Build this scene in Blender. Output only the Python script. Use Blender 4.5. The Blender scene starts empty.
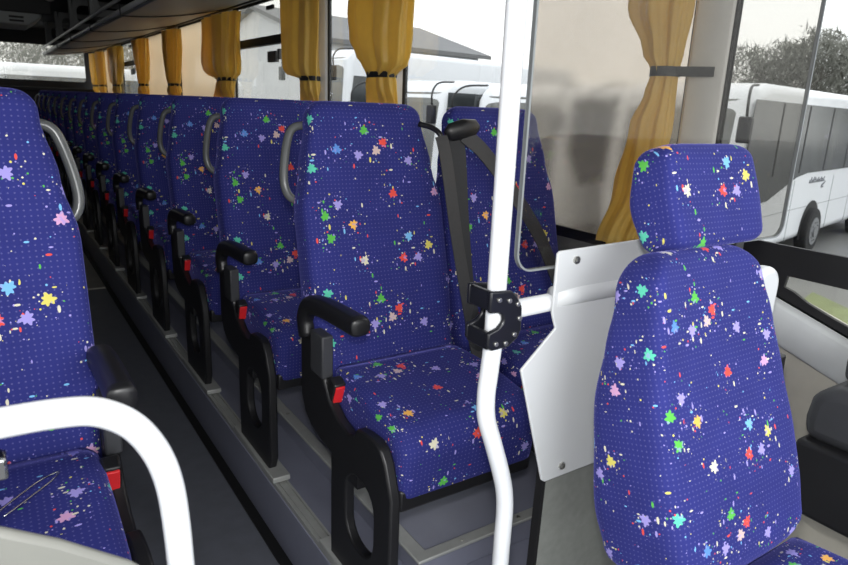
import bpy, bmesh, math, random
from mathutils import Vector, Matrix
random.seed(7)
PI = math.pi
SC = bpy.context.scene
COL = SC.collection

# ------------------------------------------------------------------ materials
def lin(c):
    return tuple(((v/12.92) if v <= .04045 else ((v+.055)/1.055)**2.4) for v in c)
def rgb(r, g, b):
    return lin((r/255, g/255, b/255)) + (1,)
def newmat(name):
    m = bpy.data.materials.new(name); m.use_nodes = True
    nt = m.node_tree; nt.nodes.clear()
    out = nt.nodes.new('ShaderNodeOutputMaterial')
    return m, nt, out
class NB:
    def __init__(s, nt): s.nt = nt
    def n(s, t, **kw):
        x = s.nt.nodes.new(t)
        for k, v in kw.items(): setattr(x, k, v)
        return x
    def put(s, sock, v):
        if hasattr(v, 'is_output'): s.nt.links.new(v, sock)
        else: sock.default_value = v
    def m(s, op, a, b=0.0, c=None):
        x = s.n('ShaderNodeMath', operation=op); s.put(x.inputs[0], a); s.put(x.inputs[1], b)
        if c is not None: s.put(x.inputs[2], c)
        return x.outputs[0]
    def mix(s, f, a, b):
        x = s.n('ShaderNodeMix', data_type='RGBA'); s.put(x.inputs[0], f); s.put(x.inputs[6], a); s.put(x.inputs[7], b)
        return x.outputs[2]
    def mixv(s, f, a, b):
        x = s.n('ShaderNodeMix', data_type='VECTOR'); s.put(x.inputs[0], f); s.put(x.inputs[4], a); s.put(x.inputs[5], b)
        return x.outputs[1]
def plain(name, col, rough=.5, metal=0.0, noise=0.08, scale=30, spec=.5, coat=0, bump=0.0, sheen=0):
    m, nt, out = newmat(name); b = NB(nt)
    p = b.n('ShaderNodeBsdfPrincipled')
    tc = b.n('ShaderNodeTexCoord'); nz = b.n('ShaderNodeTexNoise'); nz.inputs['Scale'].default_value = scale; nz.inputs['Detail'].default_value = 4
    nt.links.new(tc.outputs['Object'], nz.inputs['Vector'])
    d = tuple(c*(1-noise*2) for c in col[:3]) + (1,); l = tuple(min(1, c*(1+noise*1.2)) for c in col[:3]) + (1,)
    nt.links.new(b.mix(nz.outputs[0], d, l), p.inputs['Base Color'])
    p.inputs['Roughness'].default_value = rough; p.inputs['Metallic'].default_value = metal
    p.inputs['Specular IOR Level'].default_value = spec; p.inputs['Coat Weight'].default_value = coat
    p.inputs['Sheen Weight'].default_value = sheen
    if bump:
        bp = b.n('ShaderNodeBump'); bp.inputs['Strength'].default_value = bump; bp.inputs['Distance'].default_value = .002
        n2 = b.n('ShaderNodeTexNoise'); n2.inputs['Scale'].default_value = scale*12
        nt.links.new(tc.outputs['Object'], n2.inputs['Vector']); nt.links.new(n2.outputs[0], bp.inputs['Height'])
        nt.links.new(bp.outputs[0], p.inputs['Normal'])
    nt.links.new(p.outputs[0], out.inputs[0])
    return m

PAL = dict(green=rgb(95,190,80), red=rgb(235,85,75), peach=rgb(215,190,185), lilac=rgb(165,155,225), blue=rgb(95,145,220),
           cyan=rgb(125,190,240), pink=rgb(215,165,205), orange=rgb(250,190,90), yellow=rgb(225,215,110), beige=rgb(225,220,195), turq=rgb(95,205,175))
TILE = [('pink',.19,.557),('red',.05,.557),('lilac',-.126,.533),('green',-.167,.504),('orange',-.085,.477),('green',-.157,.444),
        ('cyan',.087,.433),('yellow',.15,.403),('red',.062,.373),('lilac',.111,.371),('beige',-.063,.377),('lilac',.223,.292),
        ('turq',-.184,.299),('green',-.028,.266),('red',.027,.233),('peach',.003,.211),('lilac',-.053,.199),('lilac',.107,.183),
        ('lilac',.212,.15),('turq',-.190,.167),('blue',-.116,.215)]
TU, TV, U0, V0 = .48, .465, -.225, .125
def fabric():
    m, nt, out = newmat('splatter_velour'); b = NB(nt)
    uv = b.n('ShaderNodeUVMap'); uv.uv_map = 'UVMap'
    sx = b.n('ShaderNodeSeparateXYZ'); nt.links.new(uv.outputs[0], sx.inputs[0])
    u = b.m('WRAP', sx.outputs[0], U0+TU, U0); v = b.m('WRAP', sx.outputs[1], V0+TV, V0)
    cx = b.n('ShaderNodeCombineXYZ'); nt.links.new(u, cx.inputs[0]); nt.links.new(v, cx.inputs[1]); p = cx.outputs[0]
    best = 9.0; col = PAL['lilac']; cen = (0, 0, 0)
    for nm, a, c in TILE:
        dn = b.n('ShaderNodeVectorMath', operation='DISTANCE'); nt.links.new(p, dn.inputs[0]); dn.inputs[1].default_value = (a, c, 0)
        d = dn.outputs['Value']
        k = b.m('LESS_THAN', d, best); best = b.m('MINIMUM', d, best)
        col = b.mix(k, col, PAL[nm]); cen = b.mixv(k, cen, (a, c, 0))
    sb = b.n('ShaderNodeVectorMath', operation='SUBTRACT'); nt.links.new(p, sb.inputs[0]); nt.links.new(cen, sb.inputs[1])
    ss = b.n('ShaderNodeSeparateXYZ'); nt.links.new(sb.outputs[0], ss.inputs[0])
    cs = b.n('ShaderNodeSeparateXYZ'); nt.links.new(cen, cs.inputs[0])
    ang = b.m('ARCTAN2', ss.outputs[1], ss.outputs[0])
    ph = b.m('MULTIPLY', cs.outputs[0], 90.0)
    s1 = b.m('MULTIPLY', b.m('SINE', b.m('ADD', b.m('MULTIPLY', ang, 7.0), ph)), .0024)
    s2 = b.m('MULTIPLY', b.m('SINE', b.m('ADD', b.m('MULTIPLY', ang, 3.0), b.m('MULTIPLY', cs.outputs[1], 130.0))), .0018)
    rad = b.m('ADD', b.m('ADD', s1, s2), .0115)
    star = b.m('LESS_THAN', best, rad)
    # two-tone splats: nearby colour noise
    nz = b.n('ShaderNodeTexNoise'); nz.inputs['Scale'].default_value = 60; nt.links.new(uv.outputs[0], nz.inputs['Vector'])
    tw = b.m('MULTIPLY', b.m('GREATER_THAN', nz.outputs[0], .60), .55)
    col = b.mix(tw, col, PAL['lilac'])
    near = b.m('LESS_THAN', best, .042)
    res_f = star; res_c = col
    def drops(scale, rot, sc, r, p_near, p_far, off):
        nonlocal res_f, res_c
        mp = b.n('ShaderNodeMapping'); nt.links.new(uv.outputs[0], mp.inputs[0])
        mp.inputs['Rotation'].default_value = (0, 0, rot); mp.inputs['Scale'].default_value = sc; mp.inputs['Location'].default_value = (off, off*.7, 0)
        vo = b.n('ShaderNodeTexVoronoi', voronoi_dimensions='2D'); vo.inputs['Scale'].default_value = scale; vo.inputs['Randomness'].default_value = .9
        nt.links.new(mp.outputs[0], vo.inputs['Vector'])
        sc_ = b.n('ShaderNodeSeparateColor'); nt.links.new(vo.outputs['Color'], sc_.inputs[0])
        thr = b.m('ADD', b.m('MULTIPLY', near, p_near-p_far), p_far)
        keep = b.m('LESS_THAN', sc_.outputs[0], thr)
        rr = b.m('MULTIPLY', b.m('ADD', sc_.outputs[2], .45), r)
        dd = b.m('LESS_THAN', vo.outputs['Distance'], rr)
        f = b.m('MULTIPLY', keep, dd)
        rp = b.n('ShaderNodeValToRGB'); rp.color_ramp.interpolation = 'CONSTANT'
        names = ['lilac','beige','yellow','lilac','beige','red','green','beige','cyan','lilac']
        el = rp.color_ramp.elements
        el[0].color = PAL[names[0]]; el[1].position = .1; el[1].color = PAL[names[1]]
        for i in range(2, 10):
            e = el.new(i/10); e.color = PAL[names[i]]
        nt.links.new(sc_.outputs[1], rp.inputs[0])
        res_c = b.mix(res_f, rp.outputs[0], res_c)
        res_f = b.m('MAXIMUM', res_f, f)
    drops(80, .6, (1, .40, 1), .17, .18, .022, .3)
    drops(80, -.9, (.42, 1, 1), .15, .16, .018, .9)
    drops(120, 0, (1, 1, 1), .20, .18, .025, .5)
    # fine white dot weave
    g = .0112
    fu = b.m('SUBTRACT', b.m('FRACT', b.m('DIVIDE', sx.outputs[0], g)), .5); fv = b.m('SUBTRACT', b.m('FRACT', b.m('DIVIDE', sx.outputs[1], g)), .5)
    dist = b.m('SQRT', b.m('ADD', b.m('MULTIPLY', fu, fu), b.m('MULTIPLY', fv, fv)))
    dot = b.m('MULTIPLY', b.m('LESS_THAN', dist, .15), .17)
    n3 = b.n('ShaderNodeTexNoise'); n3.inputs['Scale'].default_value = 9; nt.links.new(uv.outputs[0], n3.inputs['Vector'])
    base = b.mix(n3.outputs[0], rgb(40,44,108), rgb(50,55,131))
    base = b.mix(dot, base, rgb(175,170,225))
    fin = b.mix(res_f, base, res_c)
    pr = b.n('ShaderNodeBsdfPrincipled'); nt.links.new(fin, pr.inputs['Base Color'])
    pr.inputs['Roughness'].default_value = .85; pr.inputs['Specular IOR Level'].default_value = .2
    pr.inputs['Sheen Weight'].default_value = .35; pr.inputs['Sheen Roughness'].default_value = .35; pr.inputs['Sheen Tint'].default_value = rgb(150,150,255)
    bp = b.n('ShaderNodeBump'); bp.inputs['Strength'].default_value = .15; bp.inputs['Distance'].default_value = .002
    n4 = b.n('ShaderNodeTexNoise'); n4.inputs['Scale'].default_value = 500; nt.links.new(uv.outputs[0], n4.inputs['Vector'])
    nt.links.new(n4.outputs[0], bp.inputs['Height']); nt.links.new(bp.outputs[0], pr.inputs['Normal'])
    nt.links.new(pr.outputs[0], out.inputs[0])
    return m
def glass(name, tint, refl=.05, fog=0.0, fogcol=(.8,.78,.75,1), fog_scale=1.2, rough=.02, blur=0.0, cap=.14):
    """thin pane: tinted see-through + mirror reflection, with optional condensation"""
    m, nt, out = newmat(name); b = NB(nt)
    tr = b.n('ShaderNodeBsdfTransparent'); tr.inputs[0].default_value = tint
    gl = b.n('ShaderNodeBsdfGlossy'); gl.inputs['Roughness'].default_value = rough
    fr = b.n('ShaderNodeFresnel'); fr.inputs[0].default_value = 1.45
    f = b.m('MINIMUM', b.m('MULTIPLY', fr.outputs[0], refl/.04), cap)
    mx = b.n('ShaderNodeMixShader'); nt.links.new(f, mx.inputs[0]); nt.links.new(tr.outputs[0], mx.inputs[1]); nt.links.new(gl.outputs[0], mx.inputs[2])
    last = mx.outputs[0]
    if blur:
        rf = b.n('ShaderNodeBsdfRefraction'); rf.inputs['Color'].default_value = tint; rf.inputs['IOR'].default_value = 1.10; rf.inputs['Roughness'].default_value = blur
        nt.links.new(rf.outputs[0], mx.inputs[1])
    if fog > 0:
        tl = b.n('ShaderNodeBsdfTranslucent'); tl.inputs[0].default_value = fogcol
        df = b.n('ShaderNodeBsdfDiffuse'); df.inputs[0].default_value = fogcol
        m2 = b.n('ShaderNodeMixShader'); m2.inputs[0].default_value = .25
        nt.links.new(tl.outputs[0], m2.inputs[1]); nt.links.new(df.outputs[0], m2.inputs[2])
        tc = b.n('ShaderNodeTexCoord'); nz = b.n('ShaderNodeTexNoise'); nz.inputs['Scale'].default_value = fog_scale*2.5; nz.inputs['Detail'].default_value = 3
        nt.links.new(tc.outputs['Object'], nz.inputs['Vector'])
        rm = b.n('ShaderNodeMapRange'); rm.inputs[1].default_value = .36; rm.inputs[2].default_value = .62; rm.inputs[3].default_value = fog*.78; rm.inputs[4].default_value = fog
        nt.links.new(nz.outputs[0], rm.inputs[0])
        m3 = b.n('ShaderNodeMixShader'); nt.links.new(rm.outputs[0], m3.inputs[0]); nt.links.new(last, m3.inputs[1]); nt.links.new(m2.outputs[0], m3.inputs[2])
        last = m3.outputs[0]
    nt.links.new(last, out.inputs[0])
    return m
def cloth(name, col):
    m, nt, out = newmat(name); b = NB(nt)
    tc = b.n('ShaderNodeTexCoord'); nz = b.n('ShaderNodeTexNoise'); nz.inputs['Scale'].default_value = 14; nt.links.new(tc.outputs['Object'], nz.inputs['Vector'])
    c = b.mix(nz.outputs[0], tuple(v*.86 for v in col[:3])+(1,), col)
    p = b.n('ShaderNodeBsdfPrincipled'); nt.links.new(c, p.inputs['Base Color']); p.inputs['Roughness'].default_value = .38; p.inputs['Sheen Weight'].default_value = .3
    t = b.n('ShaderNodeBsdfTranslucent'); nt.links.new(c, t.inputs[0])
    mx = b.n('ShaderNodeMixShader'); mx.inputs[0].default_value = .5
    nt.links.new(p.outputs[0], mx.inputs[1]); nt.links.new(t.outputs[0], mx.inputs[2]); nt.links.new(mx.outputs[0], out.inputs[0])
    return m
M = {}
M['fabric'] = fabric()
M['black'] = plain('black_plastic', rgb(30,30,32), .38, noise=.06)
M['clamp'] = plain('black_coated_metal', rgb(26,27,32), .3)
M['dgrey'] = plain('dark_grey_plastic', rgb(60,61,64), .45)
M['rubber'] = plain('black_rubber', rgb(24,24,25), .6)
M['webbing'] = plain('seat_belt_webbing', rgb(58,58,60), .55, noise=.1, scale=120, bump=.1)
M['webdark'] = plain('dark_seat_belt_webbing', rgb(40,41,44), .6, noise=.1, scale=120, bump=.1)
M['red'] = plain('red_button_plastic', rgb(235,45,50), .35)
M['handle'] = plain('grey_handle_plastic', rgb(96,98,98), .25, noise=.03)
M['white'] = plain('white_powder_coat', rgb(232,235,238), .25, noise=.01, coat=.3)
M['wpanel'] = plain('white_panel', rgb(212,215,216), .45, noise=.02, scale=8)
M['gpanel'] = plain('grey_carpet_board', rgb(132,135,130), .75, noise=.10, scale=60, bump=.15)
M['cream'] = plain('pale_grey_laminate', rgb(130,131,125), .55, noise=.03)
M['wallg'] = plain('grey_wall_lining', rgb(128,129,128), .6, noise=.04)
M['beige'] = plain('beige_wall_lining', rgb(205,201,188), .7, noise=.05)
M['mould'] = plain('pale_moulding', rgb(205,208,208), .4, noise=.02)
M['pillar'] = plain('grey_pillar_lining', rgb(222,222,219), .55, noise=.04)
M['floor'] = plain('dark_rubber_floor', rgb(112,115,124), .42, noise=.10, scale=18, bump=.05)
M['floorsheen'] = plain('pale_floor_reflection', rgb(160,156,146), .33, noise=.20, scale=6, bump=.05)  # paler tone paints in the reflection on the far aisle floor
M['plat'] = plain('blue_grey_platform_floor', rgb(136,139,156), .36, noise=.07, scale=10)
M['alu'] = plain('aluminium', rgb(182,184,181), .42, .25, noise=.06, scale=40)
M['chrome'] = plain('chrome', rgb(200,200,200), .15, 1, noise=.02)
M['steel'] = plain('bolt_steel', rgb(185,185,180), .3, .9, noise=.05)
M['rackg'] = plain('rack_lining', rgb(160,160,155), .5, noise=.05)
M['rackm'] = plain('rack_rail_metal', rgb(205,206,205), .35, .15, noise=.04)
M['ceil'] = plain('dark_ceiling_lining', rgb(56,57,60), .8, noise=.06)
M['vent'] = plain('grey_vent_plastic', rgb(135,140,142), .5, noise=.04)
M['curtain'] = cloth('gold_curtain_satin', rgb(255,222,122))
M['glass'] = glass('clear_window_glass', (.97,.98,.98,1), .04)
M['fog1'] = glass('misted_window_glass', (.88,.85,.81,1), .04, .18, rgb(215,209,200), .7, blur=.2)
M['fog2'] = glass('heavily_misted_glass', (1,.93,.80,1), .04, .42, rgb(245,222,190), .8, blur=.3)
M['fog3'] = glass('lightly_misted_glass', (.93,.93,.91,1), .04, .12, rgb(205,207,200), .9)
M['tint'] = glass('dimming_left_glass', (.08,.085,.09,1), .04)
M['pane'] = glass('grey_partition_glass', (.80,.79,.77,1), .04, cap=.03)
M['cwhite'] = plain('white_coach_paint', rgb(236,239,242), .3, noise=.02, scale=2, coat=.4)
M['cglass'] = plain('dark_coach_glass', rgb(70,74,76), .15, noise=.35, scale=1.3, spec=.7)
M['cglassl'] = plain('grey_windscreen_glass', rgb(112,114,110), .15, noise=.25, scale=1.0, spec=.7)
M['tyre'] = plain('tyre_rubber', rgb(32,32,33), .85)
M['rim'] = plain('wheel_rim_steel', rgb(130,132,134), .5, .3, noise=.15)
M['print'] = plain('grey_lettering', rgb(95,98,104), .6)
M['tarmac'] = plain('wet_tarmac', rgb(104,104,102), .5, noise=.18, scale=.8)
M['grass'] = plain('rough_grass', rgb(120,132,72), .9, noise=.25, scale=3)
M['bark'] = plain('bare_bark', rgb(82,78,72), .9, noise=.2)
M['hedge'] = plain('winter_scrub', rgb(138,139,130), .95, noise=.35, scale=1.4)
M['roof'] = plain('grey_sheet_roof', rgb(122,123,124), .7, noise=.12, scale=1)
M['hwall'] = plain('white_hall_cladding', rgb(228,231,234), .6, noise=.03)
M['lamp'] = plain('opal_lamp_cover', rgb(210,205,190), .3, noise=.03)

# ------------------------------------------------------------------ helpers
def link(name, me, mat=None, parent=None, smooth=False, bev=0.0, seg=2, ang=35):
    o = bpy.data.objects.new(name, me); COL.objects.link(o)
    if mat is not None:
        for mm in (mat if isinstance(mat, (list, tuple)) else [mat]): me.materials.append(mm)
    if smooth:
        for p in me.polygons: p.use_smooth = True
    if parent is not None: o.parent = parent
    if bev:
        md = o.modifiers.new('bevel', 'BEVEL'); md.width = bev; md.segments = seg; md.limit_method = 'ANGLE'; md.angle_limit = math.radians(ang)
        md.harden_normals = False
        for p in me.polygons: p.use_smooth = True
        if hasattr(me, 'set_sharp_from_angle'): me.set_sharp_from_angle(angle=math.radians(32))
    return o
def fin(name, bm, mat=None, parent=None, smooth=False, bev=0.0, seg=2):
    bmesh.ops.recalc_face_normals(bm, faces=bm.faces[:])
    me = bpy.data.meshes.new(name); bm.to_mesh(me); bm.free()
    return link(name, me, mat, parent, smooth, bev, seg)
def box(bm, x0, x1, y0, y1, z0, z1, mi=0):
    vs = [bm.verts.new(p) for p in [(x0,y0,z0),(x1,y0,z0),(x1,y1,z0),(x0,y1,z0),(x0,y0,z1),(x1,y0,z1),(x1,y1,z1),(x0,y1,z1)]]
    for f in [(0,3,2,1),(4,5,6,7),(0,1,5,4),(1,2,6,5),(2,3,7,6),(3,0,4,7)]:
        bm.faces.new([vs[i] for i in f]).material_index = mi
    return vs
def prism(bm, outline, axis, a, b, holes=()):
    """outline of 2-D points extruded between a and b; axis 'x' -> points are (y,z); 'y' -> (x,z); 'z' -> (x,y)"""
    def P(p, t):
        return {'x': (t, p[0], p[1]), 'y': (p[0], t, p[1]), 'z': (p[0], p[1], t)}[axis]
    loops = [outline] + list(holes); edges = []; lv = []
    for lp in loops:
        vs = [bm.verts.new(P(p, a)) for p in lp]; lv.append(vs)
        for i in range(len(vs)): edges.append(bm.edges.new((vs[i], vs[(i+1) % len(vs)])))
    if holes:
        r = bmesh.ops.triangle_fill(bm, use_beauty=True, use_dissolve=False, edges=edges)
        fs = [g for g in r['geom'] if isinstance(g, bmesh.types.BMFace)]
    else:
        fs = [bm.faces.new(lv[0])]
    r = bmesh.ops.extrude_face_region(bm, geom=fs)
    nv = [g for g in r['geom'] if isinstance(g, bmesh.types.BMVert)]
    d = Vector(P((0, 0), b)) - Vector(P((0, 0), a))
    bmesh.ops.translate(bm, verts=nv, vec=d)
def smooth_path(pts, n=6, closed=False):
    P = [Vector(p) for p in pts]; out = []
    k = len(P); rng = k if closed else k-1
    for i in range(rng):
        p0 = P[(i-1) % k] if (closed or i > 0) else P[0]*2-P[1]
        p1 = P[i]; p2 = P[(i+1) % k]; p3 = P[(i+2) % k] if (closed or i+2 < k) else P[-1]*2-P[-2]
        for j in range(n):
            t = j/n
            out.append(.5*((2*p1)+(p2-p0)*t+(2*p0-5*p1+4*p2-p3)*t*t+(3*p1-p0-3*p2+p3)*t**3))
    if not closed: out.append(P[-1])
    return out
def tube(bm, pts, r, n=12, cap=True, rx=None, up=None, sq=2.0):
    """sweep of an ellipse (r across, rx along the reference direction) along points"""
    pts = [Vector(p) for p in pts]; k = len(pts); rings = []
    ref = Vector(up) if up else None
    prev = None
    for i, p in enumerate(pts):
        t = (pts[min(i+1, k-1)]-pts[max(i-1, 0)]).normalized()
        if ref is not None: a = (ref - t*ref.dot(t)).normalized()
        elif prev is None:
            q = Vector((0, 0, 1)) if abs(t.z) < .9 else Vector((1, 0, 0)); a = (q - t*q.dot(t)).normalized()
        else: a = (prev - t*prev.dot(t)).normalized()
        prev = a; bb = t.cross(a)
        rr = r[i] if isinstance(r, (list, tuple)) else r
        ra = (rx[i] if isinstance(rx, (list, tuple)) else rx) if rx else rr
        ring = []
        for j in range(n):
            c, s = math.cos(2*PI*j/n), math.sin(2*PI*j/n)
            c = math.copysign(abs(c)**(2/sq), c); s = math.copysign(abs(s)**(2/sq), s)
            ring.append(bm.verts.new(p + a*c*ra + bb*s*rr))
        rings.append(ring)
    for i in range(k-1):
        for j in range(n):
            bm.faces.new([rings[i][j], rings[i][(j+1) % n], rings[i+1][(j+1) % n], rings[i+1][j]])
    if cap:
        bm.faces.new(list(reversed(rings[0]))); bm.faces.new(rings[-1])
def cyl(bm, c, axis, r, h, n=20):
    c = Vector(c); d = {'x': Vector((1,0,0)), 'y': Vector((0,1,0)), 'z': Vector((0,0,1))}[axis]
    tube(bm, [c-d*h/2, c+d*h/2], r, n)
def tag(o, label=None, cat=None, group=None, kind=None):
    if label: o['label'] = label
    if cat: o['category'] = cat
    if group: o['group'] = group
    if kind: o['kind'] = kind
    return o
def empty(name, loc, label, cat, group=None):
    o = bpy.data.objects.new(name, None); COL.objects.link(o); o.location = loc; o.empty_display_size = .1
    return tag(o, label, cat, group)
def struct(o): o['kind'] = 'structure'; return o
def interp(tab, s):
    if s <= tab[0][0]: return tab[0][1]
    for (a, x), (b, y) in zip(tab, tab[1:]):
        if s <= b:
            t = (s-a)/(b-a); t = t*t*(3-2*t); return x+(y-x)*t
    return tab[-1][1]
def loft_uv(name, rings, uvs, mat, parent, capscale=1.0):
    """closed rings (equal counts) with per-ring-vertex uv (count+1 for the wrap); ends capped by fans"""
    bm = bmesh.new(); L = bm.loops.layers.uv.new('UVMap'); R = []
    for r in rings: R.append([bm.verts.new(p) for p in r])
    n = len(rings[0])
    for i in range(len(R)-1):
        for j in range(n):
            j2 = (j+1) % n
            f = bm.faces.new([R[i][j], R[i][j2], R[i+1][j2], R[i+1][j]])
            for lp, uvv in zip(f.loops, [uvs[i][j], uvs[i][j+1], uvs[i+1][j+1], uvs[i+1][j]]): lp[L].uv = uvv
    for idx in (0, -1):
        c = Vector((0,0,0))
        for v in R[idx]: c += v.co
        cv = bm.verts.new(c/n); co_ = [v.co for v in R[idx]]+[cv.co]
        ext = sorted(range(3), key=lambda a: -(max(q[a] for q in co_)-min(q[a] for q in co_)))[:2]; ext.sort()
        pu = lambda v: ((v.co[ext[0]]-co_[0][ext[0]])*capscale+uvs[idx][0][0], (v.co[ext[1]]-co_[0][ext[1]])*capscale+uvs[idx][0][1])
        for j in range(n):
            f = bm.faces.new([R[idx][j], R[idx][(j+1) % n], cv])
            for lp in f.loops: lp[L].uv = pu(lp.vert)
    return fin(name, bm, mat, parent, smooth=True)
def pad(name, parent, origin, tilt, wtab, ttab, S, rt=.05, rb=.03, n=44, sq=4.5, shape=None, uvscale=1.0, uvoff=(0, 0), xo=0.0, mat=None, steps=26):
    """upholstered pad: width/thickness tables over the length s; front faces -y; tilt leans the top back"""
    o = Vector(origin); U = Vector((0, math.sin(tilt), math.cos(tilt))); N = Vector((0, -math.cos(tilt), math.sin(tilt)))
    st = []
    for i in range(7):
        a = PI/2*i/6; st.append((rb-rb*math.sin(a), rb*(1-math.cos(a)), True))
    lower = [(rb*(1-math.sin(PI/2*i/6)), rb*(1-math.cos(PI/2*i/6))) for i in range(6, 0, -1)]
    mid = [(rb+(S-rt-rb)*i/steps, 0) for i in range(steps+1)]
    upper = [(S-rt+rt*math.sin(PI/2*i/8), rt*(1-math.cos(PI/2*i/8))) for i in range(1, 9)]
    rings = []; uvs = []
    for s, ins in lower+mid+upper:
        w = interp(wtab, s)-ins*.9; t = interp(ttab, s); hh = max(t/2-ins*.8*min(1, t/2/max(rt, .001)), .008)
        ring = []; ql = []
        for j in range(n):
            a = -PI/2 + 2*PI*j/n + PI   # start at the back centre
            c, sn = math.cos(a), math.sin(a)
            x = w*math.copysign(abs(c)**(2/sq), c); q = hh*math.copysign(abs(sn)**(2/sq), sn)
            nn = -t/2 - q
            if shape: nn += shape(x/w, s, (1 if -q > 0 else 0)*abs(q/hh), ins)
            ring.append(o + Vector((1,0,0))*(x+xo) + U*s + N*nn); ql.append((x, nn))
        # arc-length uv, zero at the front centre
        acc = [0.0]
        for j in range(n):
            p, q2 = ring[j], ring[(j+1) % n]; acc.append(acc[-1]+(Vector(q2)-Vector(p)).length)
        k = max(range(n), key=lambda j: ql[j][1] - abs(ql[j][0])*3)
        base = acc[k] + (0 - ql[k][0])*1
        rev = 1 if ql[(k+1) % n][0] > ql[k][0] else -1
        uvs.append([((acc[j]-base)*rev*uvscale+uvoff[0], s*uvscale+uvoff[1]) for j in range(n+1)]); rings.append(ring)
    return loft_uv(name, rings, uvs, mat or M['fabric'], parent)
def roll_cushion(name, parent, x0, x1, y_back, y_front, z_back, z_front, zb_back, zb_front, uvoff=(0, 0), uvscale=1.0, rf=.07, re=.035, mat=None, dish=.012):
    """seat cushion: a profile in y/z swept across x, rounded at both sides"""
    prof = []
    def add(y, z): prof.append((y, z))
    k = 10
    for i in range(k+1):                                     # top, back to front
        t = i/k; add(y_back+(y_front+rf-y_back)*t, z_back+(z_front-z_back)*t + .012*math.sin(PI*t))
    for i in range(1, 8):
        a = PI/2*i/7; add(y_front+rf-rf*math.sin(a), z_front-rf+rf*math.cos(a))
    for i in range(1, 7):
        t = i/6; add(y_front+.012*t, z_front-rf+(zb_front+.02-z_front+rf)*t)
    add(y_front+.03, zb_front)
    for i in range(1, 9):
        t = i/8; add(y_front+.03+(y_back-.02-y_front-.03)*t, zb_front+(zb_back-zb_front)*t)
    add(y_back, zb_back+.02)
    for i in range(1, 5):
        t = i/5; add(y_back, zb_back+.02+(z_back-zb_back-.02)*t)
    cy = (y_back+y_front)/2; cz = (z_back+zb_front)/2
    arc = [0.0]
    for i in range(len(prof)):
        a, b2 = prof[i], prof[(i+1) % len(prof)]; arc.append(arc[-1]+math.hypot(a[0]-b2[0], a[1]-b2[1]))
    stx = [(x0+re*(1-math.sin(PI/2*i/5)), re*(1-math.cos(PI/2*i/5))) for i in range(5, 0, -1)]
    stx = [(x0+re*(1-math.cos(PI/2*i/5)), re*(1-math.sin(PI/2*i/5))) for i in range(0, 6)]
    nmid = 12
    mid = [(x0+re+(x1-x0-2*re)*i/nmid, 0) for i in range(1, nmid)]
    end = [(x1-re*(1-math.cos(PI/2*i/5)), re*(1-math.sin(PI/2*i/5))) for i in range(5, -1, -1)]
    rings = []; uvs = []
    for x, ins in stx+mid+end:
        fx = (x-(x0+x1)/2)/((x1-x0)/2); r = []
        for i, (y, z) in enumerate(prof):
            ky = 1-ins/(abs(y_back-y_front)/2); kz = 1-ins/(abs(z_back-zb_front)/2)
            d = -dish*(1-fx*fx) if (i <= k) else 0
            d *= math.sin(PI*min(i, k)/k) if i <= k else 0
            r.append((x, cy+(y-cy)*ky, cz+(z-cz)*kz+d))
        xu = x+(ins if fx > 0 else -ins)
        rings.append(r); uvs.append([((xu-(x0+x1)/2)*uvscale+uvoff[0], -a*uvscale+uvoff[1]) for a in arc])
    return loft_uv(name, rings, uvs, mat or M['fabric'], parent)
def ribbon(bm, pts, wdir, width, th=.003):
    pts = smooth_path(pts, 6); wd = Vector(wdir).normalized(); R = []
    for i, p in enumerate(pts):
        t = (pts[min(i+1, len(pts)-1)]-pts[max(i-1, 0)]).normalized()
        a = (wd - t*wd.dot(t)).normalized(); nn = t.cross(a)
        R.append([bm.verts.new(p + a*sx*width/2 + nn*sy*th/2) for sx, sy in ((-1,-1),(1,-1),(1,1),(-1,1))])
    for i in range(len(R)-1):
        for j in range(4): bm.faces.new([R[i][j], R[i][(j+1) % 4], R[i+1][(j+1) % 4], R[i+1][j]])
    bm.faces.new(list(reversed(R[0]))); bm.faces.new(R[-1])
def copy_tree(o, parent=None):
    c = o.copy(); COL.objects.link(c); c.parent = parent
    for ch in list(o.children): copy_tree(ch, c)
    return c
def rrect(x0, x1, z0, z1, r, n=5):
    out = []
    for cx, cz, a0 in ((x1-r, z1-r, 0), (x0+r, z1-r, 90), (x0+r, z0+r, 180), (x1-r, z0+r, 270)):
        for i in range(n+1):
            a = math.radians(a0+90*i/n); out.append((cx+r*math.cos(a), cz+r*math.sin(a)))
    return out

# ------------------------------------------------------------------ dimensions
XR, XL = 1.66, -.85           # side walls (right wall is the one seen)
YE = 12.6                     # rear wall
PITCH = .757; NROW = 14
ZC = 2.36
PIL = [(1.075,1.19),(2.72,2.81),(3.54,3.72),(5.21,5.40),(6.92,7.18),(8.50,8.84),(10.08,10.42),(11.62,11.95)]

# ------------------------------------------------------------------ the shell
bm = bmesh.new(); box(bm, .10, .70, -1.6, YE, -.06, 0); struct(fin('floor', bm, M['floor']))
bm = bmesh.new(); box(bm, .151, .649, 5.2, YE-.02, .0, .012); struct(fin('floor_sheen_rear', bm, M['floorsheen']))  # thin raised sheet added to carry the painted floor reflection
bm = bmesh.new()
box(bm, .65, XR, .86, YE, -.06, .20); box(bm, .82, XR, 1.18, YE, .20, .28)
struct(fin('floor_right', bm, M['plat'], bev=.004))
bm = bmesh.new(); box(bm, .70, XR, -1.6, .86, -.06, .16); struct(fin('floor_front', bm, M['floor']))
bm = bmesh.new(); box(bm, XL, .15, .75, YE, -.06, .20); struct(fin('floor_left', bm, M['plat'], bev=.004))
bm = bmesh.new(); box(bm, XL, .10, -1.6, .75, -.4, -.3); struct(fin('floor_entry', bm, M['floor']))
bm = bmesh.new()
prism(bm, [(.80,1.165),(XR-.01,1.165),(XR-.01,1.20),(.842,1.20),(.842,YE-.02),(.80,YE-.02)], 'z', .276, .286)
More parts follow.
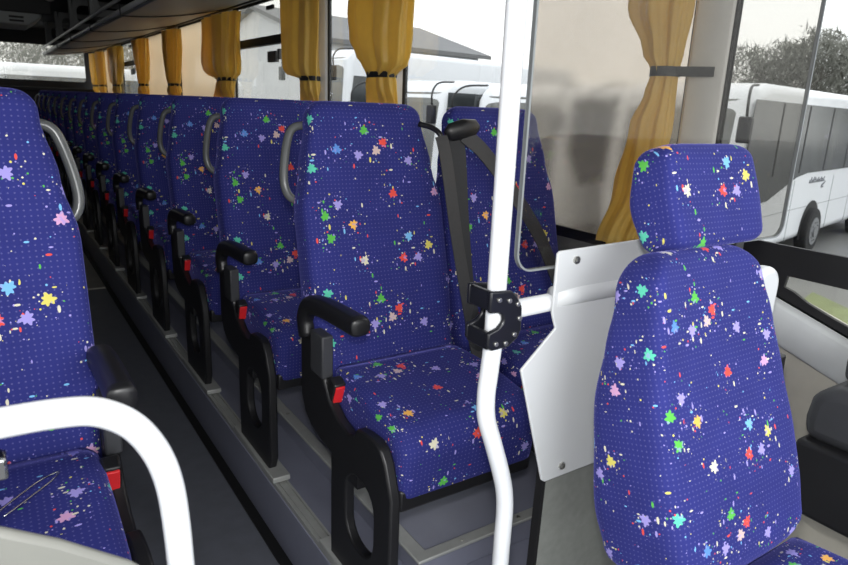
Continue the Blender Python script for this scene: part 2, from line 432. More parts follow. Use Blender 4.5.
struct(fin('trim_1', bm, M['alu'], bev=.003))
bm = bmesh.new()
for y in (1.32, 1.62, 2.1): cyl(bm, (.821, y, .287), 'z', .006, .004, 10)
for x in (.95, 1.15, 1.4): cyl(bm, (x, 1.183, .287), 'z', .006, .004, 10)
o = fin('screw_head', bm, M['steel'], smooth=False); o.parent = bpy.data.objects['trim_1']
def seat_track(x, sgn, name):
    bm = bmesh.new()
    w = .045
    for a, b2, h in ((0,.006,.016),(.006,.017,.007),(.017,.028,.011),(.028,.039,.007),(.039,.045,.016)):
        x0, x1 = sorted((x+sgn*a, x+sgn*b2)); box(bm, x0, x1, 1.0, YE-.02, .199, .20+h)
    return struct(fin(name, bm, M['alu']))
seat_track(.652, 1, 'trim_2'); seat_track(.148, -1, 'trim_3')
# dark strip standing in for the shadow where aisle floor meets riser
bm = bmesh.new(); box(bm, .618, .651, -1.0, YE, .0, .014); struct(fin('floor_shadow_right', bm, M['rubber'], bev=.003))

ZS, ZT = .985, 2.062
# right wall below the windows
bm = bmesh.new(); box(bm, XR, XR+.07, 1.19, YE, -.3, ZS); struct(fin('wall_right', bm, M['wallg']))
bm = bmesh.new(); prism(bm, [(1.19,-.3),(-1.6,-.3),(-1.6,.243),(1.03,1.032),(1.19,1.032)], 'x', XR, XR+.07); struct(fin('wall_right_front', bm, M['beige']))
bm = bmesh.new(); box(bm, XR, XR+.07, -1.6, YE, ZT, ZC+.05); struct(fin('wall_right_upper', bm, M['ceil']))
# pale ledge under the driver's window
bm = bmesh.new()
ring = []
def ledge(y, top): return [(XR, y, top), (XR-.022, y, top-.006), (XR-.034, y, top-.028), (XR-.034, y, top-.085), (XR-.026, y, top-.105), (XR, y, top-.11)]
R = [[bm.verts.new(p) for p in ledge(y, .970+.30*(y-.84))] for y in (1.10, .84, .4, 0, -.6, -1.2)]
for i in range(len(R)-1):
    for j in range(5): bm.faces.new([R[i][j], R[i][j+1], R[i+1][j+1], R[i+1][j]])
bm.faces.new(R[0]); bm.faces.new(list(reversed(R[-1])))
struct(fin('trim_4', bm, M['mould'], bev=.006))
# pillars
for i, (a, b2) in enumerate(PIL):
    bm = bmesh.new()
    xo = XR+.018
    prism(bm, [(xo, a), (XR-.012, a+.012 if i else a), (XR-.03, (a*.7+b2*.3)), (XR-.03, b2-.02), (XR-.01, b2), (xo, b2)], 'z', ZS-.02, ZT+.05)
    struct(fin('trim_%d' % (i+5), bm, M['pillar'], bev=.004))
# dark pinch seal on the front of the driver's pillar
bm = bmesh.new(); box(bm, XR-.004, XR+.012, 1.066, 1.09, 1.09, ZT); struct(fin('trim_20', bm, M['rubber'], bev=.005))
# passenger windows right
bays = [(1.19,2.72),(2.81,3.54),(3.72,5.21),(5.40,6.92),(7.18,8.50),(8.84,10.08),(10.42,11.62)]
pane_m = ['fog1','glass','fog3','fog2','fog2','fog3','fog2']
for i, (a, b2) in enumerate(bays):
    bm = bmesh.new()
    prism(bm, [(a-.01,ZS-.01),(b2+.01,ZS-.01),(b2+.01,ZT+.01),(a-.01,ZT+.01)], 'x', XR+.001, XR+.016, [rrect(a+.010, b2-.014, ZS+.035, ZT-.02, .03)])
    fr = struct(fin('window_%d' % (i+2), bm, M['rubber']))
    bm = bmesh.new()
    if i == 0:
        box(bm, XR+.007, XR+.012, a+.015, 1.86, ZS+.02, ZT-.01); fin('pane', bm, M['fog1'], fr)
        bm = bmesh.new(); box(bm, XR+.007, XR+.012, 1.86, b2-.015, ZS+.02, ZT-.01); fin('pane', bm, M['glass'], fr)
    else:
        box(bm, XR+.007, XR+.012, a+.015, b2-.015, ZS+.02, ZT-.01); fin('pane', bm, M[pane_m[i]], fr)
    if i in (2, 5):                                            # hopper window
        bm = bmesh.new(); box(bm, XR+.0, XR+.045, a+.01, b2-.01, 1.77, 1.825); box(bm, XR-.006, XR+.01, (a+b2)/2-.09, (a+b2)/2+.03, ZT-.075, ZT-.05)
        fin('hopper_bar', bm, M['rubber'], fr, bev=.003)
        bm = bmesh.new(); box(bm, XR-.004, XR+.024, (a+b2)/2-.12, (a+b2)/2+.03, 1.655, 1.725); box(bm, XR-.004, XR+.024, (a+b2)/2-.18, (a+b2)/2-.155, 1.67, 1.735)
        fin('hopper_latch', bm, M['dgrey'], fr, bev=.003)
# driver's side window: black surround with a main pane and a small lower quarter light
def zlow(y): return .965+.30*(y-.84)
main = [(1.066,1.105),(1.066,2.0),(-1.3,2.0),(-1.3,1.105)]
quarter = [(.822,1.03),(-.35,1.03),(-.35,zlow(-.35)+.045),(.70,zlow(.70)+.03),(.76,zlow(.76)+.032),(.80,zlow(.80)+.04),(.826,1.00)]
bm = bmesh.new(); prism(bm, [(1.09,zlow(1.09)),(1.09,ZT+.01),(-1.5,ZT+.01),(-1.5,zlow(-1.5))], 'x', XR+.0, XR+.012, [main, quarter])
w1 = struct(fin('window_1', bm, M['rubber']))
bm = bmesh.new(); box(bm, XR+.005, XR+.009, -1.32, 1.075, 1.09, 2.02); fin('pane', bm, M['glass'], w1)
bm = bmesh.new(); prism(bm, quarter, 'x', XR+.005, XR+.009); fin('quarter_pane', bm, M['fog3'], w1)
# left wall with openings
bm = bmesh.new(); box(bm, XL-.07, XL, 1.0, YE, -.3, ZS); struct(fin('wall_left', bm, M['wallg']))
bm = bmesh.new(); box(bm, XL-.07, XL, 1.0, YE, ZT, ZC+.05); struct(fin('wall_left_upper', bm, M['ceil']))
for i, (a, b2) in enumerate(PIL):
    bm = bmesh.new(); box(bm, XL-.07, XL, a, b2, ZS, ZT); struct(fin('trim_%d' % (i+21), bm, M['pillar']))
for i, (a, b2) in enumerate(bays):
    bm = bmesh.new()
    prism(bm, [(a,ZS),(b2,ZS),(b2,ZT),(a,ZT)], 'x', XL-.05, XL-.01, [rrect(a+.03, b2-.03, ZS+.03, ZT-.02, .03)])
    fr = struct(fin('window_%d' % (i+10), bm, M['rubber']))
    bm = bmesh.new(); box(bm, XL-.034, XL-.028, a+.015, b2-.015, ZS+.02, ZT-.01); fin('pane', bm, M['tint'], fr)  # dark tint added to the unseen left panes to dim the far rows
# ceiling and rear wall
bm = bmesh.new(); prism(bm, [(XL-.07,ZC+.02),(XL-.07,ZC+.08),(XR+.07,ZC+.08),(XR+.07,ZC+.02),(1.1,ZC+.02),(.9,ZC),(-.1,ZC),(-.3,ZC+.02)], 'y', -.9, YE+.05); struct(fin('ceiling', bm, M['ceil']))
bm = bmesh.new()
prism(bm, [(XL-.07,-.3),(XR+.07,-.3),(XR+.07,ZC+.08),(XL-.07,ZC+.08)], 'y', YE, YE+.07, [rrect(XL+.15, XR-.15, 1.56, 2.13, .06)])
struct(fin('wall_rear', bm, M['ceil']))
bm = bmesh.new(); prism(bm, rrect(XL+.12, XR-.12, 1.53, 2.16, .06), 'y', YE+.02, YE+.05, [rrect(XL+.16, XR-.16, 1.57, 2.12, .05)]); wr = struct(fin('window_20', bm, M['rubber']))
bm = bmesh.new(); box(bm, XL+.14, XR-.14, YE+.03, YE+.036, 1.55, 2.14); fin('pane', bm, M['fog3'], wr)
bm = bmesh.new(); box(bm, XL, XR, YE-.30, YE, 1.40, 1.46); struct(fin('trim_30', bm, M['rubber'], bev=.01))

# ------------------------------------------------------------------ coach seats
TILT = math.atan(.262)
WT = [(0,.205),(.10,.213),(.28,.223),(.52,.223),(.64,.200),(.76,.176),(.86,.170)]
TT = [(0,.10),(.2,.13),(.5,.115),(.84,.085)]
def bshape(fx, s, front, ins):
    if front <= 0: return 0
    k = max(0, 1-ins/.03)
    bol = .022*(abs(fx)**3) - .006
    seam = -.006*math.exp(-((s-.535)/.006)**2)
    lum = .010*math.exp(-((s-.25)/.12)**2)*(1-fx*fx)
    head = .012*math.exp(-((s-.70)/.09)**2)*(1-fx*fx)
    return front*k*(bol*(1 if s < .6 else .6)+seam+lum+head)
LEG_OUT = [(1.575,.80),(1.575,.62),(1.55,.575),(1.51,.55),(1.45,.535),(1.385,.53),(1.385,.225),(1.10,.225),(1.078,.28),(1.078,.56),(1.090,.590),(1.108,.635),(1.130,.663),(1.16,.672),(1.215,.668),(1.245,.662),(1.258,.640),(1.29,.628),(1.345,.640),(1.395,.668),(1.43,.715),(1.43,.80)]
LEG_HOLE = rrect(1.155, 1.300, .335, .535, .065)
def double_seat(name, side, x_aisle, label, belts=False):
    """side +1: window towards +x; local origin at the aisle edge on the platform, mid backrest base"""
    r = empty(name, (x_aisle, 1.44, .20), label, 'seat', 'coach seats')
    oy, oz = 1.44, .20
    ca, cw = side*.235, side*.695
    for c in (ca, cw):
        pad('backrest', r, (c, 0, .43), TILT, WT, TT, .818, rt=.045, rb=.03, shape=bshape)
    for c in (ca, cw):
        q = roll_cushion('cushion', r, c-.21+(side*.006), c+.21+(side*.004), .015, 1.085-oy, .735-oz, .712-oz, .585-oz, .518-oz, uvoff=(.06 if c == ca else -.05, .3))
    for c in (ca, cw):
        bm = bmesh.new(); box(bm, c-.20, c+.20, 1.10-oy, .0, .502-oz, .56-oz); fin('seat_pan', bm, M['black'], r, bev=.008)
    # aisle side frame with its oval cut-out
    xa, xb = sorted((-side*.003, side*.025))
    bm = bmesh.new(); prism(bm, [(y-oy, z-oz) for y, z in LEG_OUT], 'x', xa, xb, [[(y-oy, z-oz) for y, z in LEG_HOLE]])
    lg = fin('side_frame', bm, M['black'], r, bev=.006)
    # foot clamp on the rail
    bm = bmesh.new(); xa2, xb2 = sorted((-side*.014, side*.045))
    box(bm, xa2, xb2, 1.03-oy, 1.44-oy, .217-oz, .236-oz); fin('foot_clamp', bm, M['alu'], r, bev=.003)
    # wall side leg
    bm = bmesh.new(); xw = side*.93; box(bm, xw-.02, xw+.02, -.26, .02, .08, .40); fin('wall_leg', bm, M['black'], r, bev=.006)
    bm = bmesh.new(); xs = sorted((0, side*.93)); box(bm, xs[0], xs[1], -.20, -.14, .30, .35); fin('cross_beam', bm, M['black'], r)
    # armrest
    ax = side*.008
    pts = smooth_path([(ax, 1.545-oy, .80-oz), (ax, 1.555-oy, .85-oz), (ax, 1.525-oy, .890-oz), (ax, 1.46-oy, .905-oz), (ax, 1.38-oy, .911-oz), (ax, 1.285-oy, .914-oz), (ax, 1.255-oy, .915-oz), (ax, 1.243-oy, .915-oz)], 5)
    k = len(pts); rr = [.025]*k; rz = [.026]*k
    rr[-1] = .012; rz[-1] = .014; rr[-2] = .018; rz[-2] = .018; rr[-3] = .022; rz[-3] = .021; rz[-4] = .022; rz[-5] = .023; rz[-6] = .024
    bm = bmesh.new(); tube(bm, pts, rr, 16, True, rz, up=(0, .5, 1), sq=2.8); fin('armrest', bm, M['black'], r, smooth=True)
    # upright armrest post
    bm = bmesh.new(); xa3, xb3 = sorted((side*-.008, side*.024)); box(bm, xa3, xb3, 1.425-oy, 1.50-oy, .72-oz, .835-oz); fin('armrest_post', bm, M['dgrey'], r, bev=.004)
    # buckle
    bm = bmesh.new()
    c = Vector((side*.020, 1.392-oy, .690-oz))
    rot = Matrix.Rotation(math.radians(22), 4, 'X')
    box(bm, -.017, .017, -.006, .030, -.036, .034); bmesh.ops.transform(bm, matrix=Matrix.Translation(c) @ rot, verts=bm.verts[:])
    bk = fin('belt_buckle', bm, M['black'], r, bev=.005)
    bm = bmesh.new(); box(bm, -.0125, .0125, -.011, .0, -.026, .028); bmesh.ops.transform(bm, matrix=Matrix.Translation(c) @ rot, verts=bm.verts[:])
    rd = fin('release_button', bm, M['red'], bk, bev=.002); rd['label'] = 'red release button'
    # grab handle on the aisle shoulder
    hp = [(side*.125, 1.715, 1.343), (side*.085, 1.715, 1.346), (side*.040, 1.715, 1.338), (side*.020, 1.71, 1.30), (side*.004, 1.695, 1.23), (side*.002, 1.685, 1.185), (side*.016, 1.68, 1.155), (side*.055, 1.675, 1.138), (side*.10, 1.68, 1.134)]
    bm = bmesh.new(); tube(bm, smooth_path([(x, y-oy, z-oz) for x, y, z in hp], 5), .0115, 12, True, .014, up=(0, 1, 0)); fin('grab_handle', bm, M['handle'], r, smooth=True)
    return r
ORD = ['first','second','third','fourth','fifth','sixth','seventh','eighth','ninth','tenth','eleventh','twelfth','thirteenth','rearmost']
right = double_seat('double_seat', 1, .66, 'blue paint-splatter double seat right of the aisle, nearest, directly behind the white partition')
left = double_seat('double_seat', -1, .15, 'blue paint-splatter double seat at the left edge, behind the white hooped rail')
left.location.y -= .14
for k in range(1, NROW):
    o = copy_tree(right); o.location.y += PITCH*k
    o['label'] = 'blue splatter double seat right of the aisle, %s row counted from the front' % ORD[k] if k < NROW-1 else 'blue splatter double seat right of the aisle, the rearmost one under the back window'
    o = copy_tree(left); o.location.y += PITCH*k
    o['label'] = 'blue splatter double seat left of the aisle, %s row counted from the front' % ORD[k] if k < NROW-1 else 'blue splatter double seat left of the aisle, the rearmost one under the back window'
# belts on the first right-hand double seat
def wl(p): return (p[0]-.66, p[1]-1.44-max(0, .085*(p[2]-.63)/.75)-.012, p[2]-.20)
bm = bmesh.new()
ribbon(bm, [wl(p) for p in [(1.066,1.625,1.33),(1.070,1.617,1.31),(1.080,1.60,1.25),(1.103,1.545,1.05),(1.120,1.485,.88),(1.135,1.44,.75),(1.13,1.40,.70)]], (1,.1,0), .044); fin('seat_belt', bm, M['webbing'], right)
bm = bmesh.new(); tube(bm, smooth_path([wl(p) for p in [(1.038,1.70,1.36),(1.058,1.665,1.352),(1.068,1.635,1.335),(1.078,1.625,1.30),(1.075,1.62,1.27)]], 5), .008, 10); fin('belt_guide', bm, M['black'], right, smooth=True)
bm = bmesh.new()
ribbon(bm, [wl(p) for p in [(1.125,1.645,1.345),(1.128,1.615,1.27),(1.128,1.56,1.08),(1.130,1.50,.90),(1.14,1.42,.72)]], (1,-.15,0), .048); fin('seat_belt', bm, M['webdark'], right)
bm = bmesh.new()
ribbon(bm, [wl(p) for p in [(1.150,1.630,1.335),(1.215,1.610,1.285),(1.32,1.58,1.17),(1.42,1.535,1.03),(1.50,1.50,.88),(1.56,1.47,.76)]], (.6,.1,.75), .046); fin('seat_belt', bm, M['webbing'], right)
bm = bmesh.new(); tube(bm, [wl(p) for p in [(1.092,1.64,1.330),(1.107,1.637,1.340),(1.147,1.632,1.352),(1.187,1.632,1.357),(1.202,1.635,1.357)]], [.008,.016,.019,.014,.006], 14, True, [.014,.026,.028,.022,.008], up=(0,0,1)); fin('belt_guide', bm, M['black'], right, smooth=True)

# ------------------------------------------------------------------ driver's seat
ds = empty('driver_chair', (.965, .66, .16), 'blue paint-splatter driver seat with separate headrest, nearest on the right', 'seat')
def dl(x, y, z): return (x-.965, y-.66, z-.16)
DT = math.atan(.338)
def dshape(fx, s, front, ins):
    if front <= 0: return 0
    k = max(0, 1-ins/.03)
    return front*k*(.026*abs(fx)**4 - .008 + .014*math.exp(-((s-.16)/.10)**2)*(1-fx*fx))
# base of backrest front face at z=.715
y0 = .63-.338*(1.285-.715)
pad('backrest', ds, dl(.966, y0-.004, .703), DT, [(0,.160),(.05,.178),(.12,.187),(.20,.187),(.30,.178),(.40,.163),(.47,.146),(.53,.128)], [(0,.19),(.12,.19),(.25,.17),(.5,.105)], .537, rt=.05, rb=.05, shape=dshape, uvscale=1.35, uvoff=(.045,-.35), sq=5)
def hshape(fx, s, front, ins):
    if front <= 0: return 0
    return front*max(0, 1-ins/.02)*(.012*abs(fx)**4-.004)
yh = .63-.338*(1.285-1.213)
pad('headrest', ds, dl(1.020, yh+.002, 1.208), DT, [(0,.120),(.08,.128),(.175,.118)], [(0,.095),(.08,.105),(.16,.09)], (.175), rt=.032, rb=.022, sq=5.5, shape=hshape, uvscale=1.25, uvoff=(.05,.26), steps=10)
bm = bmesh.new(); box(bm, .06, .187, .025, .08, 1.16-.16, 1.262-.16)
fin('headrest_bracket', bm, M['dgrey'], ds, bev=.018, seg=3)
roll_cushion('cushion', ds, -.20, .225, -.19, -.62, .680-.16, .70-.16, .58-.16, .58-.16, uvoff=(.2,.1), uvscale=1.3, rf=.06, re=.05)
bm = bmesh.new(); prism(bm, [(-.17,.36),(.17,.36),(.14,.40),(.12,.44),(-.12,.44),(-.14,.40)], 'y', -.55, -.22); box(bm, -.13, .13, -.5, -.2, 0, .36); fin('pedestal', bm, M['black'], ds, bev=.01)
bm = bmesh.new(); prism(bm, [(-.12,.50),(-.04,.50),(.06,.86),(.0,.86)], 'x', -.09, .09); fin('back_shell', bm, M['black'], ds, bev=.02)
bm = bmesh.new(); box(bm, .255, .305, -.06, -.03, .75, .806); fin('belt_stalk', bm, M['black'], ds, bev=.004)

# ------------------------------------------------------------------ pole, partition, glass
PY = .80
gp = empty('grab_pole', (.74, PY, .16), 'white vertical grab pole with kinked foot and black clamp, between partition and seats', 'pole')
def pl(x, y, z): return (x-.74, y-PY, z-.16)
bm = bmesh.new()
pp = smooth_path([(.683,PY,1.02),(.679,PY,.97),(.676,PY,.93),(.680,PY,.885),(.700,PY,.83),(.721,PY,.772),(.735,PY,.725),(.741,PY,.68),(.741,PY,.62)], 6)
tube(bm, [pl(.678,PY,ZC+.0)]+[pl(.682,PY,1.5),pl(.683,PY,1.2)]+[pl(*p) for p in pp]+[pl(.741,PY,.16)], .0163, 20); fin('pole', bm, M['white'], gp, smooth=True)
bm = bmesh.new(); tube(bm, [pl(.700,PY+.020,1.070),pl(1.28,PY+.024,1.080)], .0165, 18); fin('cross_bar', bm, M['white'], gp, smooth=True)
cl = [(.652,1.126),(.697,1.122),(.709,1.112),(.722,1.092),(.724,1.050),(.716,1.036),(.698,1.024),(.662,1.022),(.652,1.030),(.652,1.054),(.672,1.060),(.681,1.068),(.683,1.074),(.680,1.082),(.672,1.087),(.652,1.089)]
cl = [((x-.688)*1.0+.686, z) for x, z in cl]
bm = bmesh.new()
prism(bm, [(x-.74, z-.16) for x, z in cl], 'y', -.026, -.0165); prism(bm, [(x-.74, z-.16) for x, z in cl], 'y', .030, .039)
box(bm, .651-.74, .662-.74, -.022, .034, 1.091-.16, 1.124-.16); box(bm, .651-.74, .662-.74, -.022, .034, 1.024-.16, 1.053-.16)
box(bm, .690-.74, .716-.74, -.018, .034, 1.098-.16, 1.112-.16); box(bm, .690-.74, .712-.74, -.018, .034, 1.030-.16, 1.046-.16)
cp = fin('clamp', bm, M['clamp'], gp, bev=.003)
for x, z in ((.668,1.110),(.690,1.106),(.709,1.098),(.715,1.072),(.706,1.045),(.688,1.032),(.667,1.034)):
    bm = bmesh.new(); cyl(bm, pl(x, PY-.027, z), 'y', .0042, .004, 12); fin('bolt', bm, M['steel'], cp, smooth=False, bev=.001)
pn = empty('partition_panel', (.83, PY, .70), 'white screen panel with bolts behind the driver seat, cut at an angle', 'panel')
bm = bmesh.new()
out = [(.812,1.170),(.818,1.174),(1.27,1.184),(1.29,1.17),(1.29,.715),(.835,.712),(.826,.718),(.748,.963),(.824,1.030),(.812,1.06)]
prism(bm, [(x-.83, z-.70) for x, z in out], 'y', -.006, .0); sheet = fin('sheet', bm, M['wpanel'], pn, bev=.002)
bm = bmesh.new(); tube(bm, [(-.006,.008,.385),(.05,.005,.387),(.455,.005,.390)], .0185, 16, True, .021, up=(0,0,1)); fin('bar_cover', bm, M['wpanel'], pn, smooth=True)
for x, z in ((.858,1.155),(.876,.736),(1.24,1.155),(1.24,.74)):
    bm = bmesh.new(); cyl(bm, (x-.83, -.008, z-.70), 'y', .0072, .004, 14); cyl(bm, (x-.83, -.011, z-.70), 'y', .004, .003, 6); fin('bolt', bm, M['steel'], pn)
bm = bmesh.new(); prism(bm, [(.832,.20),(1.56,.20),(1.56,.730),(.842,.730)], 'y', PY+.003, PY+.018); o = fin('partition_board', bm, [M['gpanel']], bev=.002)
tag(o, 'grey textured partition board below the white panel', 'board')
bm = bmesh.new(); prism(bm, [(.826,.20),(.834,.20),(.845,.735),(.837,.735)], 'y', PY+.001, PY+.020); eg = fin('edge_strip', bm, M['rubber'], o)
gl = empty('partition_glass', (.735, PY, 1.13), 'tinted glass screen above the white partition panel, rounded lower corner', 'glass screen')
go = rrect(.735, 1.585, 1.138, 2.28, .035, 6)
bm = bmesh.new(); prism(bm, [(x-.735, z-1.13) for x, z in go], 'y', -.003+.018, .003+.018); fin('pane', bm, M['pane'], gl)
gi = rrect(.7385, 1.5815, 1.1415, 2.2765, .0315, 6)
bm = bmesh.new(); prism(bm, [(x-.735, z-1.13) for x, z in go], 'y', .0135, .0225, [[(x-.735, z-1.13) for x, z in gi]]); fin('polished_edge', bm, M['vent'], gl)
bm = bmesh.new(); 
for x in (.95, 1.40): box(bm, x-.735-.015, x-.735+.015, .008, .028, -.02, .04)
fin('glass_bracket', bm, M['dgrey'], gl, bev=.003)
bm = bmesh.new()
prism(bm, rrect(1.385, 1.483, .16, 1.092, .045, 7), 'y', .745, .785); o = fin('belt_post', bm, M['white'], bev=.014, seg=4)
tag(o, 'white rounded belt post behind the right side of the driver seat', 'post')

# ------------------------------------------------------------------ left foreground rail and screen
hr = empty('hoop_rail', (.142, .70, 0), 'white hooped grab rail in the bottom left corner, close to the camera', 'rail')
bm = bmesh.new()
rp = smooth_path([(-.40,.70,1.088),(-.10,.70,1.097),(-.02,.70,1.0965),(.031,.70,1.095),(.068,.70,1.088),(.100,.70,1.065),(.122,.70,1.028),(.134,.70,.985),(.139,.70,.93),(.141,.70,.86)], 6)
tube(bm, [Vector((-.62,.70,1.085))-Vector((.142,.70,0))]+[p-Vector((.146,.70,0)) for p in rp]+[Vector((-.004,0,0))], .0155, 18); fin('rail', bm, M['white'], hr, smooth=True)
bm = bmesh.new(); box(bm, -.60-.142, -.575-.142, -.0125, .0125, -.29, 1.08); fin('rail_post', bm, M['white'], hr, bev=.01)
bm = bmesh.new(); box(bm, -.179, -.170, -.018, -.012, 1.043, 1.060); box(bm, -.188, -.161, -.012, .012, 1.04, 1.064); fin('chrome_clip', bm, M['chrome'], hr, bev=.003)
bm = bmesh.new()
prism(bm, smooth_path and [(-.56,.02),(.118,.02),(.118,.872),(.080,.915),(.017,.966),(-.031,.998),(-.12,1.03),(-.30,1.05),(-.56,1.055)], 'y', .668, .684)
o = fin('entry_screen', bm, M['cream'], bev=.006); tag(o, 'pale grey screen board inside the white hooped rail, bottom left corner', 'board')
bm = bmesh.new()
tube(bm, smooth_path([(-.055,1.135,.7465),(-.02,1.175,.7465),(.012,1.208,.7465),(.038,1.222,.7465),(.040,1.216,.7465),(.024,1.192,.7465),(-.01,1.155,.7465),(-.045,1.118,.7465)], 5), .0019, 8)
o = fin('wire_loop', bm, M['chrome'], smooth=True); tag(o, 'thin bent metal wire lying on the front left seat cushion', 'wire')

# ------------------------------------------------------------------ driver's console at the right edge
dc = empty('driver_console', (1.5, .3, .16), 'dark moulded side console under the driver window, right edge', 'console')
def cons(name, prof, x0, x1, mat, bev):
    bm = bmesh.new(); prism(bm, [(y-.3, z-.16) for y, z in prof], 'x', x0-1.5, x1-1.5); return fin(name, bm, mat, dc, bev=bev, seg=4)
cons('lower_body', [(.60,.590),(.605,.70),(.60,.758),(-.5,.758),(-.5,.590)], 1.375, 1.62, M['black'], .012)
cons('arm_pad', [(.600,.752),(.606,.80),(.60,.845),(.585,.872),(.55,.885),(-.5,.90),(-.5,.752)], 1.395, 1.62, M['dgrey'], .028)
cons('rear_cap', [(.572,.88),(.575,.94),(.555,.968),(-.5,.985),(-.5,.88)], 1.46, 1.618, M['dgrey'], .018)
cons('foot', [(.10,.16),(.15,.60),(-.5,.60),(-.5,.16)], 1.42, 1.62, M['black'], .01)

# ------------------------------------------------------------------ luggage rack, overhead unit
lr = empty('luggage_rack', (1.2, 1.2, 1.95), 'long grey overhead luggage rack above the right-hand windows', 'luggage rack')
def rl(x, y, z): return (x-1.2, y-1.2, z-1.95)
ya, yb = 1.25, YE-.35
sec = [(.885,1.945),(.90,1.936),(1.00,1.944),(1.15,1.962),(1.35,1.995),(1.50,2.028),(1.655,2.070),(1.655,2.085),(1.48,2.045),(1.15,1.98),(.90,1.955)]
bm = bmesh.new(); prism(bm, [(x-1.2, z-1.95) for x, z in sec], 'y', ya-1.2, yb-1.2); fin('shelf', bm, M['rackg'], lr, bev=.002)
bm = bmesh.new(); tube(bm, [rl(.885,ya,1.968), rl(.885,yb,1.968)], .017, 14); fin('lower_rail', bm, M['rackm'], lr, smooth=True)
bm = bmesh.new(); tube(bm, [rl(.885,ya,2.052), rl(.885,yb,2.052)], .014, 14); fin('upper_rail', bm, M['rackm'], lr, smooth=True)
for i in range(7):
    y = 2.15+1.53*i
    bm = bmesh.new(); ribbon(bm, [rl(.866,y-.02,2.00), rl(.868,y-.02,1.95), rl(.885,y-.012,1.934), rl(1.0,y+.03,1.940), rl(1.15,y+.05,1.958), rl(1.35,y+.05,1.991), rl(1.6,y+.03,2.052)], (0,1,0), .020, .006); fin('band', bm, M['rubber'], lr)
    bm = bmesh.new()
    prism(bm, [(.88-1.2,2.05-1.95),(1.60-1.2,2.09-1.95),(1.60-1.2,ZC-1.95),(.92-1.2,ZC-1.95)], 'y', y-.015-1.2, y+.015-1.2, [rrect(.95-1.2, 1.45-1.2, 2.12-1.95, 2.30-1.95, .06)])
    box(bm, .875-1.2, .905-1.2, y-.05-1.2, y+.05-1.2, 2.05-1.95, ZC-1.95)
    fin('divider', bm, M['wallg'], lr, bev=.004)
ov = empty('overhead_vent', (.36, 8.5, 2.36), 'grey overhead air unit with two dark slots on the aisle ceiling', 'air vent')
bm = bmesh.new(); prism(bm, [(-.40,0),(-.40,-.18),(-.30,-.30),(.14,-.30),(.26,-.22),(.30,0)], 'y', -.15, .6); fin('housing', bm, M['vent'], ov, bev=.02, seg=3)
for z in (-.225, -.262):
    bm = bmesh.new(); box(bm, -.03, .10, -.158, -.14, z-.010, z+.010); fin('slot', bm, M['rubber'], ov)
bm = bmesh.new(); box(bm, -.45, .36, -.16, -.10, -.18, 0); fin('cover_strip', bm, M['rubber'], ov, bev=.01)
bm = bmesh.new(); bmesh.ops.create_uvsphere(bm, u_segments=20, v_segments=12, radius=.055); bmesh.ops.scale(bm, vec=(1, 1, .6), verts=bm.verts[:]); bmesh.ops.translate(bm, vec=(.70, 8.2, 2.335), verts=bm.verts[:])
o = fin('dome_lamp', bm, M['lamp'], smooth=True); tag(o, 'small pale dome lamp on the ceiling beside the grey overhead unit', 'lamp')

# ------------------------------------------------------------------ curtains
bm = bmesh.new(); box(bm, XR-.052, XR-.034, .95, YE-.1, 2.045, 2.06); struct(fin('trim_31', bm, M['dgrey']))
def curtain(rows, tie_z, label, folds=9, seed=0, xc=None, tie_to=None):
    """rows: (z, y_low, y_high, depth) outline of the bunched cloth, from top to bottom"""
    rnd = random.Random(seed); xc = xc or XR-.058
    yc0 = (rows[0][1]+rows[0][2])/2
    r = empty('curtain', (xc, yc0, rows[-1][0]), label, 'curtain', 'gold window curtains')
    lo = [(-z, a) for z, a, b2, d in rows]; hi = [(-z, b2) for z, a, b2, d in rows]; dp = [(-z, d) for z, a, b2, d in rows]
    z0, z1 = rows[0][0], rows[-1][0]; n = 90; steps = 46; bm = bmesh.new(); R = []
    ph = [rnd.uniform(0, 6.28) for _ in range(4)]
    for i in range(steps+1):
        z = z0+(z1-z0)*i/steps; a, b2, d = interp(lo, -z), interp(hi, -z), interp(dp, -z)
        yc, hw = (a+b2)/2, (b2-a)/2; ring = []
        tight = math.exp(-((z-tie_z)/.10)**2)
        for j in range(n):
            th = 2*PI*j/n
            wav = 1 + .20*math.sin(folds*th+ph[0]+.5*math.sin(z*5+ph[1])) + .08*math.sin((folds*2+3)*th+ph[2]+z*4)
            wob = 1 + .05*math.sin(z*9+ph[3]+2*th)*(1-tight)
            ring.append(bm.verts.new((min(xc+d*math.sin(th)*wav*1.15, XR-.012)-xc, yc+hw*math.cos(th)*(1+(wav-1)*.35)*wob-yc0, z-z1)))
        R.append(ring)
    for i in range(steps):
        for j in range(n): bm.faces.new([R[i][j], R[i][(j+1) % n], R[i+1][(j+1) % n], R[i+1][j]])
    fin('cloth', bm, M['curtain'], r, smooth=True)
    a, b2, d = interp(lo, -tie_z), interp(hi, -tie_z), interp(dp, -tie_z); yc, hw = (a+b2)/2, (b2-a)/2
    bm = bmesh.new(); ring = [(math.sin(2*PI*j/28)*(d*1.25+.004), yc-yc0+math.cos(2*PI*j/28)*(hw+.006), tie_z-z1) for j in range(29)]
    ribbon(bm, [(min(p[0], XR-.008-xc), p[1], p[2]) for p in ring], (0,0,1), .026, .004)
    if tie_to is not None: ribbon(bm, [(-.01-.0, (a if tie_to < a else b2)-yc0, tie_z-z1), (XR-.034-xc, tie_to-yc0, tie_z-z1)], (0,0,1), .026, .004)
    fin('tie_band', bm, M['webdark'], r)
    return r
